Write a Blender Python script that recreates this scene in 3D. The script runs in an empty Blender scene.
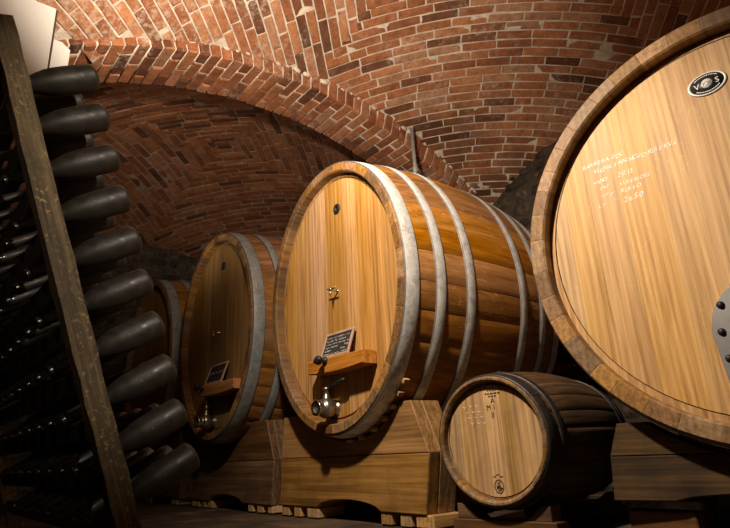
import bpy, math, random
from mathutils import Vector, Matrix, Euler, noise
R = math.radians
PI = math.pi
sc = bpy.context.scene
col = sc.collection
H = 0.37            # camera height above the cellar floor

# ------------------------------------------------------------------ helpers
class MB:
    """collects polygons with one tint per face"""
    def __init__(s):
        s.v = []; s.f = []; s.t = []; s.sm = []; s.mi = []
    def add(s, vs, fs, tint=(.5, .5, .5), smooth=False, mi=0):
        o = len(s.v); s.v += [tuple(v) for v in vs]
        for f in fs:
            s.f.append([o+i for i in f]); s.t.append(tint); s.sm.append(smooth); s.mi.append(mi)
    def build(s, name, mat, parent=None, loc=(0, 0, 0)):
        me = bpy.data.meshes.new(name)
        me.from_pydata(s.v, [], s.f); me.validate()
        mats = mat if isinstance(mat, (list, tuple)) else [mat]
        for m in mats: me.materials.append(m)
        ca = me.color_attributes.new('tint', 'FLOAT_COLOR', 'CORNER')
        k = 0
        for i, p in enumerate(me.polygons):
            p.use_smooth = s.sm[i]; p.material_index = s.mi[i]
            for _ in p.loop_indices:
                ca.data[k].color = (*s.t[i], 1); k += 1
        o = bpy.data.objects.new(name, me); col.objects.link(o)
        o.location = loc
        if parent: o.parent = parent
        return o

def rt(rng=random): return (rng.random(), rng.random(), rng.random())

def box(mb, x0, x1, y0, y1, z0, z1, bev=.004, tint=(.5, .5, .5), M=None, smooth=False, jit=0):
    """bevelled box"""
    b = min(bev, (x1-x0)*.45, (y1-y0)*.45, (z1-z0)*.45)
    V = []; idx = {}
    for sx in (0, 1):
        for sy in (0, 1):
            for sz in (0, 1):
                cx = (x0, x1)[sx]; cy = (y0, y1)[sy]; cz = (z0, z1)[sz]
                dx = b if sx == 0 else -b; dy = b if sy == 0 else -b; dz = b if sz == 0 else -b
                j = Vector((random.uniform(-jit, jit), random.uniform(-jit, jit), random.uniform(-jit, jit)))
                for k, d in enumerate(((0, dy, dz), (dx, 0, dz), (dx, dy, 0))):
                    idx[(sx, sy, sz, k)] = len(V)
                    V.append(Vector((cx+d[0], cy+d[1], cz+d[2]))+j)
    g = lambda *a: idx[a]
    F = [[g(0,0,0,0), g(0,0,1,0), g(0,1,1,0), g(0,1,0,0)], [g(1,0,0,0), g(1,1,0,0), g(1,1,1,0), g(1,0,1,0)],
         [g(0,0,0,1), g(1,0,0,1), g(1,0,1,1), g(0,0,1,1)], [g(0,1,0,1), g(0,1,1,1), g(1,1,1,1), g(1,1,0,1)],
         [g(0,0,0,2), g(0,1,0,2), g(1,1,0,2), g(1,0,0,2)], [g(0,0,1,2), g(1,0,1,2), g(1,1,1,2), g(0,1,1,2)]]
    for a in (0, 1):
        for c in (0, 1):
            F.append([g(a,c,0,0), g(a,c,1,0), g(a,c,1,1), g(a,c,0,1)])
            F.append([g(a,0,c,0), g(a,1,c,0), g(a,1,c,2), g(a,0,c,2)])
            F.append([g(0,a,c,1), g(1,a,c,1), g(1,a,c,2), g(0,a,c,2)])
    for a in (0, 1):
        for c in (0, 1):
            for d in (0, 1):
                F.append([g(a,c,d,0), g(a,c,d,1), g(a,c,d,2)])
    # consistent outward winding
    cen = Vector(((x0+x1)/2, (y0+y1)/2, (z0+z1)/2))
    FF = []
    for f in F:
        p = [V[i] for i in f]
        n = (p[1]-p[0]).cross(p[2]-p[0])
        m = sum(p, Vector())/len(p)
        FF.append(f if n.dot(m-cen) > 0 else f[::-1])
    if M is not None: V = [M @ v for v in V]
    mb.add(V, FF, tint, smooth)

def prism(mb, poly, y0, y1, tint=(.5, .5, .5), bev=.006, M=None):
    """polygon in x,z (any winding) extruded along y with a small bevel on the front and back edges"""
    ar = sum(poly[i][0]*poly[(i+1) % len(poly)][1]-poly[(i+1) % len(poly)][0]*poly[i][1] for i in range(len(poly)))
    if ar < 0: poly = poly[::-1]
    n = len(poly)
    def inset(b):
        out = []
        for i in range(n):
            p0 = Vector(poly[i-1]); p = Vector(poly[i]); p1 = Vector(poly[(i+1) % n])
            e0 = (p-p0).normalized(); e1 = (p1-p).normalized()
            nn = Vector((-e0.y-e1.y, e0.x+e1.x))
            if nn.length < 1e-6: nn = Vector((-e0.y, e0.x))
            nn.normalize()
            out.append(p+nn*b)
        return out
    ins = inset(bev)
    V = [(p.x, y0, p.y) for p in ins]+[(p[0], y0+bev, p[1]) for p in poly]+[(p[0], y1-bev, p[1]) for p in poly]+[(p.x, y1, p.y) for p in ins]
    if M is not None: V = [M @ Vector(v) for v in V]
    F = [list(range(n)), list(range(4*n-1, 3*n-1, -1))]
    for r in range(3):
        for i in range(n):
            j = (i+1) % n
            F.append([r*n+i, (r+1)*n+i, (r+1)*n+j, r*n+j])
    mb.add(V, F, tint)

def lathe(mb, prof, seg=24, M=None, tint=(.5, .5, .5), smooth=True, cap=True):
    """profile of (r, z) turned about z"""
    V = []; F = []
    for r, z in prof:
        for k in range(seg):
            a = 2*PI*k/seg
            V.append(Vector((r*math.cos(a), r*math.sin(a), z)))
    for i in range(len(prof)-1):
        for k in range(seg):
            j = (k+1) % seg
            F.append([i*seg+k, i*seg+j, (i+1)*seg+j, (i+1)*seg+k])
    if cap:
        F.append([k for k in range(seg)][::-1]); F.append([(len(prof)-1)*seg+k for k in range(seg)])
    if M is not None: V = [M @ v for v in V]
    mb.add(V, F, tint, smooth)

def tube(mb, pts, rad, seg=8, tint=(.5, .5, .5), closed=False):
    pts = [Vector(p) for p in pts]; n = len(pts)
    V = []; F = []
    up = Vector((0, 0, 1))
    for i, p in enumerate(pts):
        if closed: d = pts[(i+1) % n]-pts[i-1]
        else: d = pts[min(i+1, n-1)]-pts[max(i-1, 0)]
        d.normalize()
        u = d.cross(up)
        if u.length < .05: u = d.cross(Vector((0, 1, 0)))
        u.normalize(); w = u.cross(d)
        r = rad[i] if isinstance(rad, (list, tuple)) else rad
        for k in range(seg):
            a = 2*PI*k/seg
            V.append(p+u*r*math.cos(a)+w*r*math.sin(a))
    m = n if closed else n-1
    for i in range(m):
        for k in range(seg):
            j = (k+1) % seg; i2 = (i+1) % n
            F.append([i*seg+k, i*seg+j, i2*seg+j, i2*seg+k])
    if not closed:
        F.append(list(range(seg))[::-1]); F.append([(n-1)*seg+k for k in range(seg)])
    mb.add(V, F, tint, True)

def axis_M(p, d):
    """matrix that puts local z along d with origin p"""
    return Matrix.Translation(Vector(p)) @ Vector(d).normalized().to_track_quat('Z', 'Y').to_matrix().to_4x4()

def tag(o, label=None, cat=None, group=None, kind=None):
    if label: o['label'] = label
    if cat: o['category'] = cat
    if group: o['group'] = group
    if kind: o['kind'] = kind
    return o

def empty(name, loc, rz=0, label=None, cat=None, group=None):
    o = bpy.data.objects.new(name, None); col.objects.link(o)
    o.empty_display_size = .1
    o.location = loc; o.rotation_euler = (0, 0, rz)
    return tag(o, label, cat, group)

# ------------------------------------------------------------------ materials
class NT:
    def __init__(s, name):
        s.m = bpy.data.materials.new(name); s.m.use_nodes = True
        s.n = s.m.node_tree.nodes; s.l = s.m.node_tree.links
        s.b = s.n['Principled BSDF']
    def node(s, t, **kw):
        n = s.n.new(t)
        for k, v in kw.items(): setattr(n, k, v)
        return n
    def link(s, a, b): s.l.new(a, b)
    def coord(s): return s.node('ShaderNodeTexCoord').outputs['Object']
    def mapping(s, vec, scale=(1, 1, 1), rot=(0, 0, 0), loc=(0, 0, 0)):
        n = s.node('ShaderNodeMapping'); n.inputs['Scale'].default_value = scale
        n.inputs['Rotation'].default_value = rot; n.inputs['Location'].default_value = loc
        s.link(vec, n.inputs['Vector']); return n.outputs[0]
    def noise(s, vec, scale, detail=6, rough=.55, dist=0, out='Fac'):
        n = s.node('ShaderNodeTexNoise'); n.inputs['Scale'].default_value = scale
        n.inputs['Detail'].default_value = detail; n.inputs['Roughness'].default_value = rough
        n.inputs['Distortion'].default_value = dist
        s.link(vec, n.inputs['Vector']); return n.outputs[out]
    def ramp(s, fac, stops, interp='LINEAR'):
        n = s.node('ShaderNodeValToRGB'); n.color_ramp.interpolation = interp
        els = n.color_ramp.elements
        while len(els) > 1: els.remove(els[-1])
        els[0].position = stops[0][0]; els[0].color = (*c3(stops[0][1]), 1)
        for p, c in stops[1:]:
            e = els.new(p); e.color = (*c3(c), 1)
        s.link(fac, n.inputs['Fac']); return n.outputs['Color']
    def mix(s, fac, a, b, mode='MIX'):
        n = s.node('ShaderNodeMix', data_type='RGBA', blend_type=mode)
        for sock, v in ((n.inputs[0], fac), (n.inputs[6], a), (n.inputs[7], b)):
            if isinstance(v, bpy.types.NodeSocket): s.link(v, sock)
            elif isinstance(v, (int, float)): sock.default_value = v if sock.type == 'VALUE' else (v, v, v, 1)
            else: sock.default_value = (*v, 1)
        return n.outputs[2]
    def math(s, op, a, b=None):
        n = s.node('ShaderNodeMath', operation=op)
        for sock, v in zip(n.inputs, (a, b)):
            if v is None: continue
            if isinstance(v, bpy.types.NodeSocket): s.link(v, sock)
            else: sock.default_value = v
        return n.outputs[0]
    def attr(s):
        n = s.node('ShaderNodeAttribute', attribute_name='tint')
        sp = s.node('ShaderNodeSeparateColor'); s.link(n.outputs['Color'], sp.inputs[0])
        return n.outputs['Color'], sp.outputs[0], sp.outputs[1], sp.outputs[2]
    def bump(s, h, strength=.3, dist=.005):
        n = s.node('ShaderNodeBump'); n.inputs['Strength'].default_value = strength; n.inputs['Distance'].default_value = dist
        s.link(h, n.inputs['Height']); s.link(n.outputs[0], s.b.inputs['Normal'])
    def out(s, color=None, rough=None, metal=None, spec=None, coat=None):
        for nm, v in (('Base Color', color), ('Roughness', rough), ('Metallic', metal), ('Specular IOR Level', spec), ('Coat Weight', coat)):
            if v is None: continue
            sk = s.b.inputs[nm]
            if isinstance(v, bpy.types.NodeSocket): s.link(v, sk)
            else: sk.default_value = (*v, 1) if isinstance(v, tuple) else v
        return s.m
def c3(c): return (c, c, c) if isinstance(c, (int, float)) else c

def wood(name, dark, mid, light, axis='z', rough=.5, vary=.35, fleck=0, dirt=0, dirtcol=(.03, .02, .015), grain=1.0, coat=0, bump=.25, knots=0, speck=None):
    t = NT(name)
    co = t.coord(); tc, tr, tg, tb = t.attr()
    off = t.node('ShaderNodeVectorMath', operation='MULTIPLY_ADD')
    t.link(tc, off.inputs[0]); off.inputs[1].default_value = (7, 9, 11); t.link(co, off.inputs[2])
    v = off.outputs[0]
    sc_ = {'x': (.6, 9, 9), 'y': (9, .6, 9), 'z': (9, 9, .6)}[axis]
    fs_ = {'x': (2.2, 95, 95), 'y': (95, 2.2, 95), 'z': (95, 95, 2.2)}[axis]
    m1 = t.mapping(v, sc_); m2 = t.mapping(v, fs_)
    n1 = t.noise(m1, 1.6*grain, 5, .6, 1.2)
    n2 = t.noise(m2, 1.0*grain, 3, .7)
    w = t.node('ShaderNodeTexWave', wave_type='BANDS', bands_direction={'x': 'Y', 'y': 'X', 'z': 'X'}[axis])
    w.inputs['Scale'].default_value = 1.1*grain; w.inputs['Distortion'].default_value = 9
    w.inputs['Detail'].default_value = 3; w.inputs['Detail Scale'].default_value = .8
    t.link(m1, w.inputs['Vector'])
    a = t.math('MULTIPLY', n1, .48); b = t.math('MULTIPLY', n2, .44); c = t.math('MULTIPLY', w.outputs['Fac'], .08)
    s = t.math('ADD', t.math('ADD', a, b), c)
    color = t.ramp(s, [(.36, dark), (.5, mid), (.63, light)])
    # plank to plank difference
    val = t.math('ADD', t.math('MULTIPLY', tr, vary*2), 1-vary)
    hs = t.node('ShaderNodeHueSaturation'); t.link(color, hs.inputs['Color']); t.link(val, hs.inputs['Value'])
    t.link(t.math('ADD', t.math('MULTIPLY', tg, .007), .4965), hs.inputs['Hue'])
    t.link(t.math('ADD', t.math('MULTIPLY', tb, .25), .88), hs.inputs['Saturation'])
    color = hs.outputs[0]
    if fleck:
        mf = t.mapping(v, {'x': (5, 30, 30), 'y': (30, 7, 30), 'z': (26, 26, 12)}[axis])
        nf = t.noise(mf, 1.2, 2, .5, 2.5)
        mk = t.ramp(nf, [(.60, 0.), (.64, fleck), (.68, 0.)])
        nb = t.noise(t.mapping(v, (3, 3, 3)), 1.0, 2)
        mk = t.math('MULTIPLY', mk, t.ramp(nb, [(.48, 0.), (.6, 1.)]))
        color = t.mix(mk, color, tuple(min(1, x*1.9+.06) for x in light))
    if knots:
        vo = t.node('ShaderNodeTexVoronoi'); vo.inputs['Scale'].default_value = 2.3
        t.link(t.mapping(v, {'x': (.8, 1.6, 1.6), 'y': (1.6, .8, 1.6), 'z': (1.6, 1.6, .8)}[axis]), vo.inputs['Vector'])
        kk = t.ramp(vo.outputs['Distance'], [(.03, knots), (.11, knots*.5), (.2, 0.)])
        color = t.mix(kk, color, tuple(x*.35 for x in dark))
    if dirt:
        nd = t.noise(co, 5, 8, .65, .4)
        dm = t.ramp(nd, [(.45, 0.), (.7, dirt)])
        color = t.mix(dm, color, dirtcol)
    if speck:
        n9 = t.noise(co, 75, 3, .6); n8 = t.noise(co, 11, 4, .6)
        k9 = t.math('MULTIPLY', t.ramp(n9, [(.56, 0.), (.66, .9)]), t.ramp(n8, [(.42, .15), (.62, 1.)]))
        color = t.mix(k9, color, speck)
    t.bump(s, bump, .004)
    rg = t.math('ADD', t.math('MULTIPLY', n2, .25), rough-.12)
    return t.out(color, rg, 0, .4, coat)

M = {}
M['head_gold'] = wood('head_gold', (.26, .125, .040), (.43, .235, .088), (.54, .32, .135), 'z', .5, .2)
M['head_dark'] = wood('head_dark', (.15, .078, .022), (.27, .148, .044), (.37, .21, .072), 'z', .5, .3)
M['head_pale'] = wood('head_pale', (.31, .165, .062), (.50, .295, .123), (.63, .395, .183), 'z', .55, .08, fleck=.16)
M['head_small'] = wood('head_small', (.24, .13, .05), (.42, .25, .105), (.52, .33, .15), 'z', .65, .28, dirt=.4, dirtcol=(.14, .085, .04))
M['stave_orange'] = wood('stave_orange', (.19, .075, .016), (.34, .145, .034), (.46, .215, .06), 'y', .38, .26, fleck=.55, coat=.15)
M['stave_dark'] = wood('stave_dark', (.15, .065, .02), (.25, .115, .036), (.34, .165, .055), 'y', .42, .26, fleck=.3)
M['stave_pale'] = wood('stave_pale', (.26, .13, .045), (.40, .21, .08), (.50, .28, .11), 'y', .5, .2)
M['stave_small'] = wood('stave_small', (.035, .018, .009), (.075, .04, .018), (.13, .07, .032), 'y', .6, .25, dirt=.6)
M['rim_gold'] = wood('rim_gold', (.10, .05, .018), (.21, .11, .04), (.31, .17, .068), 'y', .6, .45, dirt=.45, dirtcol=(.10, .05, .02))
M['rim_pale'] = wood('rim_pale', (.13, .068, .025), (.25, .14, .055), (.36, .21, .09), 'y', .6, .34, dirt=.4, dirtcol=(.12, .06, .025))
M['rim_small'] = wood('rim_small', (.10, .055, .022), (.20, .115, .045), (.30, .18, .08), 'y', .7, .3, dirt=.5)
M['stand'] = wood('stand', (.15, .07, .02), (.31, .16, .05), (.44, .24, .085), 'x', .6, .12, dirt=.35, dirtcol=(.06, .028, .012), grain=.8, knots=.8)
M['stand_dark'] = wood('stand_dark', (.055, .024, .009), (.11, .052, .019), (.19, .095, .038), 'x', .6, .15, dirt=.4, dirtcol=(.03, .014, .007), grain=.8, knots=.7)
M['flecked'] = wood('flecked_timber', (.03, .014, .007), (.055, .026, .012), (.08, .04, .018), 'x', .7, .1, fleck=0, dirt=.9, dirtcol=(.42, .37, .30))
M['block'] = wood('block', (.24, .13, .055), (.42, .25, .11), (.55, .36, .18), 'y', .75, .2, dirt=.4, dirtcol=(.12, .07, .035))
M['bar'] = wood('bar', (.25, .10, .028), (.42, .19, .06), (.55, .28, .10), 'x', .45, .15)
M['old_wood'] = wood('old_wood', (.045, .031, .017), (.125, .088, .047), (.25, .185, .10), 'z', .75, .15, dirt=.7, dirtcol=(.02, .015, .01), bump=.8, speck=(.42, .29, .12))
M['slat_wood'] = wood('slat_wood', (.015, .010, .006), (.035, .023, .014), (.06, .04, .024), 'x', .8, .2, dirt=.6, dirtcol=(.012, .009, .006), bump=.6)

def simple(name, c, rough=.5, metal=0, nscale=0, namp=.3, bump=0, spec=.5):
    t = NT(name)
    if nscale:
        n = t.noise(t.coord(), nscale, 7, .65, .3)
        colr = t.ramp(n, [(.3, tuple(x*(1-namp) for x in c)), (.7, tuple(min(1, x*(1+namp)) for x in c))])
        if bump: t.bump(n, bump, .004)
        return t.out(colr, rough, metal, spec)
    return t.out(tuple(c), rough, metal, spec)

def galvanized(name='galvanized', k=1.0):
    t = NT(name); co = t.coord()
    n = t.noise(co, 13, 8, .72, .6); n2 = t.noise(co, 55, 4, .6)
    c = t.ramp(n, [(.3, (.34, .335, .325)), (.48, (.66, .655, .64)), (.66, (.86, .85, .83))])
    sp = t.ramp(n2, [(.62, 0.), (.72, .8)])
    c = t.mix(sp, c, (.10, .085, .07))
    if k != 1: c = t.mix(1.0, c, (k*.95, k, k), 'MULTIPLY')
    tc, tr, tg, tb = t.attr()
    c = t.mix(tr, (.06, .045, .032), c)
    t.bump(n2, .25, .002)
    r = t.ramp(n, [(.3, .62), (.7, .42)])
    return t.out(c, r, .2, .5)
M['galvanized'] = galvanized()
M['dark_galvanized'] = galvanized('dark_galvanized', .42)  # same zinc, multiplied darker for the two casks farther left
M['iron'] = simple('black_iron', (.035, .03, .028), .5, .5, 30, .5, .3)
M['steel'] = simple('steel', (.42, .42, .42), .38, .75, 12, .12)
M['chrome'] = simple('chrome', (.62, .61, .58), .18, 1.0)
M['brass'] = simple('aged_nickel', (.33, .29, .23), .3, .9, 25, .35)
M['black'] = simple('black_rubber', (.012, .012, .013), .5)
M['slate'] = simple('slate', (.022, .021, .021), .7, 0, 40, .4)
M['frame'] = simple('pale_frame', (.36, .25, .17), .6, 0, 30, .25)
M['chalk'] = simple('chalk', (.80, .78, .72), .9)
M['brand_ink'] = simple('burnt_mark', (.035, .018, .01), .8)
M['wax'] = simple('red_wax', (.16, .03, .015), .5)
M['groove'] = simple('groove', (.07, .032, .012), .7)
M['white_paint'] = simple('white_paint', (.80, .78, .74), .55, 0, 6, .04)
M['dark_edge'] = simple('dark_edge', (.05, .045, .04), .5)
M['badge_silver'] = simple('badge_silver', (.70, .69, .66), .4, .1)
M['badge_black'] = simple('badge_black', (.02, .02, .02), .35)

def bottle_mat():
    t = NT('dusty_bottle'); co = t.coord()
    n = t.noise(co, 22, 8, .7, .3)
    n3 = t.noise(co, 130, 3, .6)
    c = t.ramp(n, [(.3, (.014, .012, .010)), (.6, (.030, .025, .020)), (.75, (.055, .046, .036))])
    sp = t.ramp(n3, [(.70, 0.), (.76, .7)])
    c = t.mix(sp, c, (.32, .28, .22))
    r = t.ramp(n, [(.3, .34), (.7, .68)])
    return t.out(c, r, 0, .5)
M['bottle'] = bottle_mat()
M['bottle_neck'] = simple('bottle_cap', (.16, .15, .14), .22, .9, 60, .3)

def brick_mat(name, dark=1.0, lime=.35):
    t = NT(name); co = t.coord(); tc, tr, tg, tb = t.attr()
    off = t.node('ShaderNodeVectorMath', operation='MULTIPLY_ADD')
    t.link(tc, off.inputs[0]); off.inputs[1].default_value = (5, 6, 7); t.link(co, off.inputs[2])
    v = off.outputs[0]
    base = t.ramp(tr, [(0, (.13, .055, .03)), (.09, (.19, .075, .036)), (.2, (.30, .112, .05)), (.55, (.38, .15, .066)), (.85, (.46, .20, .092)), (1, (.42, .22, .13))])
    n = t.noise(v, 14, 8, .7, .2); n2 = t.noise(v, 60, 4, .65)
    mod = t.ramp(n, [(.3, .55), (.55, 1.), (.75, 1.3)])
    c = t.mix(1.0, base, mod, 'MULTIPLY')
    sp = t.ramp(n2, [(.3, .75), (.6, 1.05)])
    c = t.mix(1.0, c, sp, 'MULTIPLY')
    # lime wash left on the bricks in patches
    nl = t.noise(co, 2.2, 9, .72, .5); nl2 = t.noise(co, 26, 5, .7)
    if name == 'brick':
        sx = t.node('ShaderNodeSeparateXYZ'); t.link(co, sx.inputs[0])
        mr = t.node('ShaderNodeMapRange'); t.link(t.math('ADD', t.math('MULTIPLY', sx.outputs[0], -1), t.math('MULTIPLY', sx.outputs[1], -.35)), mr.inputs[0])
        mr.inputs[1].default_value = 1.5; mr.inputs[2].default_value = 2.6; mr.inputs[3].default_value = 0; mr.inputs[4].default_value = .24
        nl = t.math('ADD', nl, mr.outputs[0])
    lm = t.math('MULTIPLY', t.ramp(nl, [(.5, 0.), (.62, 1.)]), t.ramp(nl2, [(.46, 0.), (.62, lime)]))
    c = t.mix(lm, c, (.55, .46, .36))
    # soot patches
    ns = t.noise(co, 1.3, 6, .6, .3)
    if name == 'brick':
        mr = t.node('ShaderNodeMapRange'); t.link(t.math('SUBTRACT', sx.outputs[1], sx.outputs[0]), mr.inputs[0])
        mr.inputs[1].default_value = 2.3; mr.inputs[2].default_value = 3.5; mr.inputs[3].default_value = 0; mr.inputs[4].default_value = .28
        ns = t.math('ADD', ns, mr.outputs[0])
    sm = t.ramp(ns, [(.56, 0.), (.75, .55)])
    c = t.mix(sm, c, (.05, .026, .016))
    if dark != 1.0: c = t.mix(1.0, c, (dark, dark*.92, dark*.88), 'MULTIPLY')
    h = t.math('ADD', t.math('MULTIPLY', n, .6), t.math('MULTIPLY', n2, .4))
    t.bump(h, .7, .006)
    return t.out(c, .9, 0, .2)
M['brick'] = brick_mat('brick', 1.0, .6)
M['brick_arch'] = brick_mat('brick_arch', .9, .8)
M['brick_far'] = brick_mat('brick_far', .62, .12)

def mortar_mat(name, c, amp=.4):
    t = NT(name); co = t.coord()
    n = t.noise(co, 9, 9, .75, .4); n2 = t.noise(co, 70, 4, .7)
    cc = t.ramp(n, [(.3, tuple(x*(1-amp) for x in c)), (.6, c), (.75, tuple(min(1, x*1.15) for x in c))])
    t.bump(t.math('ADD', n, n2), .8, .008)
    return t.out(cc, .95, 0, .15)
M['mortar'] = mortar_mat('mortar', (.74, .65, .53), .55)
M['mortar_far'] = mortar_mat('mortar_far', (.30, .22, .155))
M['rubble'] = mortar_mat('rubble_joint', (.07, .055, .042), .5)

def stone_mat():
    t = NT('rubble_stone'); co = t.coord(); tc, tr, tg, tb = t.attr()
    n = t.noise(co, 8, 9, .75, .4); n2 = t.noise(co, 24, 5, .7)
    c = t.ramp(n2, [(.35, (.06, .04, .028)), (.5, (.16, .115, .08)), (.62, (.20, .155, .11)), (.7, (.34, .28, .21))])
    c = t.mix(1.0, c, t.ramp(tr, [(0, .22), (1, .75)]), 'MULTIPLY')
    c = t.mix(t.ramp(n, [(.48, 0.), (.66, .85)]), c, (.018, .014, .011))
    t.bump(t.math('ADD', n, n2), .9, .012)
    return t.out(c, .9, 0, .2)
M['stone'] = stone_mat()

def floor_mat():
    t = NT('cellar_floor'); co = t.coord(); tc, tr, tg, tb = t.attr()
    n = t.noise(co, 4, 9, .7, .4); n2 = t.noise(co, 40, 5, .7)
    c = t.ramp(n, [(.3, (.03, .019, .011)), (.55, (.085, .056, .033)), (.75, (.17, .115, .07))])
    c = t.mix(1.0, c, t.ramp(tr, [(0, .55), (1, 1.15)]), 'MULTIPLY')
    t.bump(t.math('ADD', n, n2), .8, .008)
    return t.out(c, .7, 0, .35)
M['floor'] = floor_mat()

# ------------------------------------------------------------------ text and strokes
def text_mb(mb, s, size, M4, align='CENTER', italic=0, tint=(.5, .5, .5)):
    cu = bpy.data.curves.new('tmp', 'FONT'); cu.body = s; cu.size = size; cu.align_x = align; cu.align_y = 'CENTER'
    cu.shear = italic; cu.extrude = .0006; cu.resolution_u = 3
    ob = bpy.data.objects.new('tmp', cu); col.objects.link(ob)
    dg = bpy.context.evaluated_depsgraph_get()
    me = bpy.data.meshes.new_from_object(ob.evaluated_get(dg))
    mb.add([M4 @ v.co for v in me.vertices], [list(p.vertices) for p in me.polygons], tint)
    bpy.data.objects.remove(ob); bpy.data.curves.remove(cu); bpy.data.meshes.remove(me)

def scribble(mb, x, z, w, h, y, rng, M4=None):
    """one illegible handwritten word as a thin stroke"""
    n = max(4, int(w/(h*.45))); pts = []
    for i in range(n):
        pts.append(Vector((x+w*i/(n-1), y, z+(h/2 if i % 2 else -h/2)*rng.uniform(.3, 1.1))))
    if M4 is not None: pts = [M4 @ p for p in pts]
    tube(mb, pts, h*.09, 4)

FRONT = Matrix.Rotation(PI/2, 4, 'X')      # text that faces -y

# ------------------------------------------------------------------ casks
def cask(name, label, loc, yaw, w, h, L, bulge, hoops, mats, seed, planks=9, rim_t=.062, recess=.05, nst=34, group=None, hoop_mat='galvanized', rim_hoop=True, cat='wine cask', bevel_line=None, detail=True, edges_=None, ptints=None):
    """cask lying with its head towards -y; the root stands under the head"""
    rng = random.Random(seed)
    kmax = 1+bulge
    zc = h*kmax
    root = empty(name, (loc[0], loc[1], loc[2]-zc), yaw, label, cat, group)
    k = lambda t: 1+bulge*(1-((t-L/2)/(L/2))**2)
    # staves
    ang = [0]
    for i in range(nst): ang.append(ang[-1]+rng.uniform(.75, 1.25))
    ang = [2*PI*a/ang[-1]+.1 for a in ang]
    tints = [rt(rng) for _ in range(nst)]
    mb = MB(); NT_ = 22
    for s in range(nst):
        A = [ang[s]+(ang[s+1]-ang[s])*q for q in (0, .04, .35, .65, .96, 1)]
        off = [-.003, 0, 0, 0, 0, -.003]
        V = []; F = []
        for i in range(NT_+1):
            t = L*i/NT_
            for a, o in zip(A, off):
                V.append(((w*k(t)+o)*math.cos(a), t, zc+(h*k(t)+o)*math.sin(a)))
        for i in range(NT_):
            for j in range(5):
                b = i*6+j; F.append([b, b+6, b+7, b+1])
        mb.add(V, F, tints[s], True)
    mb.build('staves', mats[1], root)
    # rims at both ends: end grain, inner wall down to the head
    for end in (0, 1):
        mb = MB()
        yy = (lambda d: d) if end == 0 else (lambda d: L-d)
        for s in range(nst):
            A = [ang[s]+(ang[s+1]-ang[s])*q for q in (0, .03, .5, .97, 1)]
            V = []
            for a in A:
                ca, sa = math.cos(a), math.sin(a); e = .0015 if a in (A[0], A[-1]) else 0
                V += [(w*ca, yy(.0+e), zc+h*sa), ((w-.006)*ca, yy(-.006+e), zc+(h-.006)*sa),
                      ((w-rim_t+.008)*ca, yy(-.006+e), zc+(h-rim_t+.008)*sa), ((w-rim_t)*ca, yy(.002+e), zc+(h-rim_t)*sa),
                      ((w-rim_t)*ca, yy(recess+.01), zc+(h-rim_t)*sa)]
            F = []
            for j in range(4):
                for q in range(4):
                    b = j*5+q; f = [b, b+1, b+6, b+5]
                    F.append(f if end == 0 else f[::-1])
            mb.add(V, F, tints[s])
        mb.build('rim', mats[2], root)
    # heads
    for end in (0, 1):
        mb = MB(); wi, hi = w-rim_t, h-rim_t
        yf = recess if end == 0 else L-recess
        sg = 1 if end == 0 else -1
        x = -wi; edges = [-wi]
        wid = 2*wi/planks
        while x < wi-wid*.55:
            x += wid*rng.uniform(.75, 1.25); edges.append(min(x, wi))
        edges[-1] = wi
        if edges_: edges = [-wi]+[e for e in edges_ if abs(e) < wi]+[wi]
        bl = bevel_line if bevel_line is not None else .03
        for p in range(len(edges)-1):
            tt = rt(rng)
            if ptints: tt = (ptints[min(p, len(ptints)-1)], tt[1], tt[2])
            x0, x1 = edges[p]+.0002, edges[p+1]-.0002
            def strip(ww, hh, y, e=0):
                xs = [max(-ww, min(ww, x0+(x1-x0)*q/6)) for q in range(7)]
                top = [(a, y, zc+hh*math.sqrt(max(0, 1-(a/ww)**2))) for a in xs]
                bot = [(a, y, zc-hh*math.sqrt(max(0, 1-(a/ww)**2))) for a in xs]
                return top, bot
            top, bot = strip(wi-bl, hi-bl, yf)
            V = top+bot; F = []
            for q in range(6):
                f = [q, 7+q, 8+q, q+1]; F.append(f if end == 0 else f[::-1])
            mb.add(V, F, tt)
            # sides of the plank (thin gap)
            for xx in (0, 6):
                a, b = top[xx], bot[xx]
                mb.add([a, b, (b[0], b[1]+sg*.004, b[2]), (a[0], a[1]+sg*.004, a[2])], [[0, 1, 2, 3]], tt)
        # bevelled border of the head
        N = 120; V = []; F = []; T = []
        rows = ((wi-bl, hi-bl, 0), (wi-bl+.0045, hi-bl+.0045, .007), (wi-bl+.0055, hi-bl+.0055, .001), (wi+.004, hi+.004, .006))
        for i in range(N):
            a = 2*PI*i/N
            for ww, hh, d in rows: V.append((ww*math.cos(a), yf+sg*d, zc+hh*math.sin(a)))
        for i in range(N):
            j = (i+1) % N; a = 2*PI*(i+.5)/N
            xm = wi*math.cos(a); pi_ = 0
            for q in range(3):
                f = [i*4+q, j*4+q, j*4+q+1, i*4+q+1]
                mb.add([V[u] for u in f], [[0, 3, 2, 1] if end == 0 else [0, 1, 2, 3]], (.35, .5, .5), False, 1 if q == 0 else 0)
        # backing board behind the planks
        V = [(wi*math.cos(2*PI*i/N), yf+sg*.012, zc+hi*math.sin(2*PI*i/N)) for i in range(N)]
        mb.add(V, [list(range(N)) if end == 1 else list(range(N))[::-1]], (.1, .5, .5))
        hd = mb.build('head', [mats[0], M['groove']], root)
        if end == 0: head = hd
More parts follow.
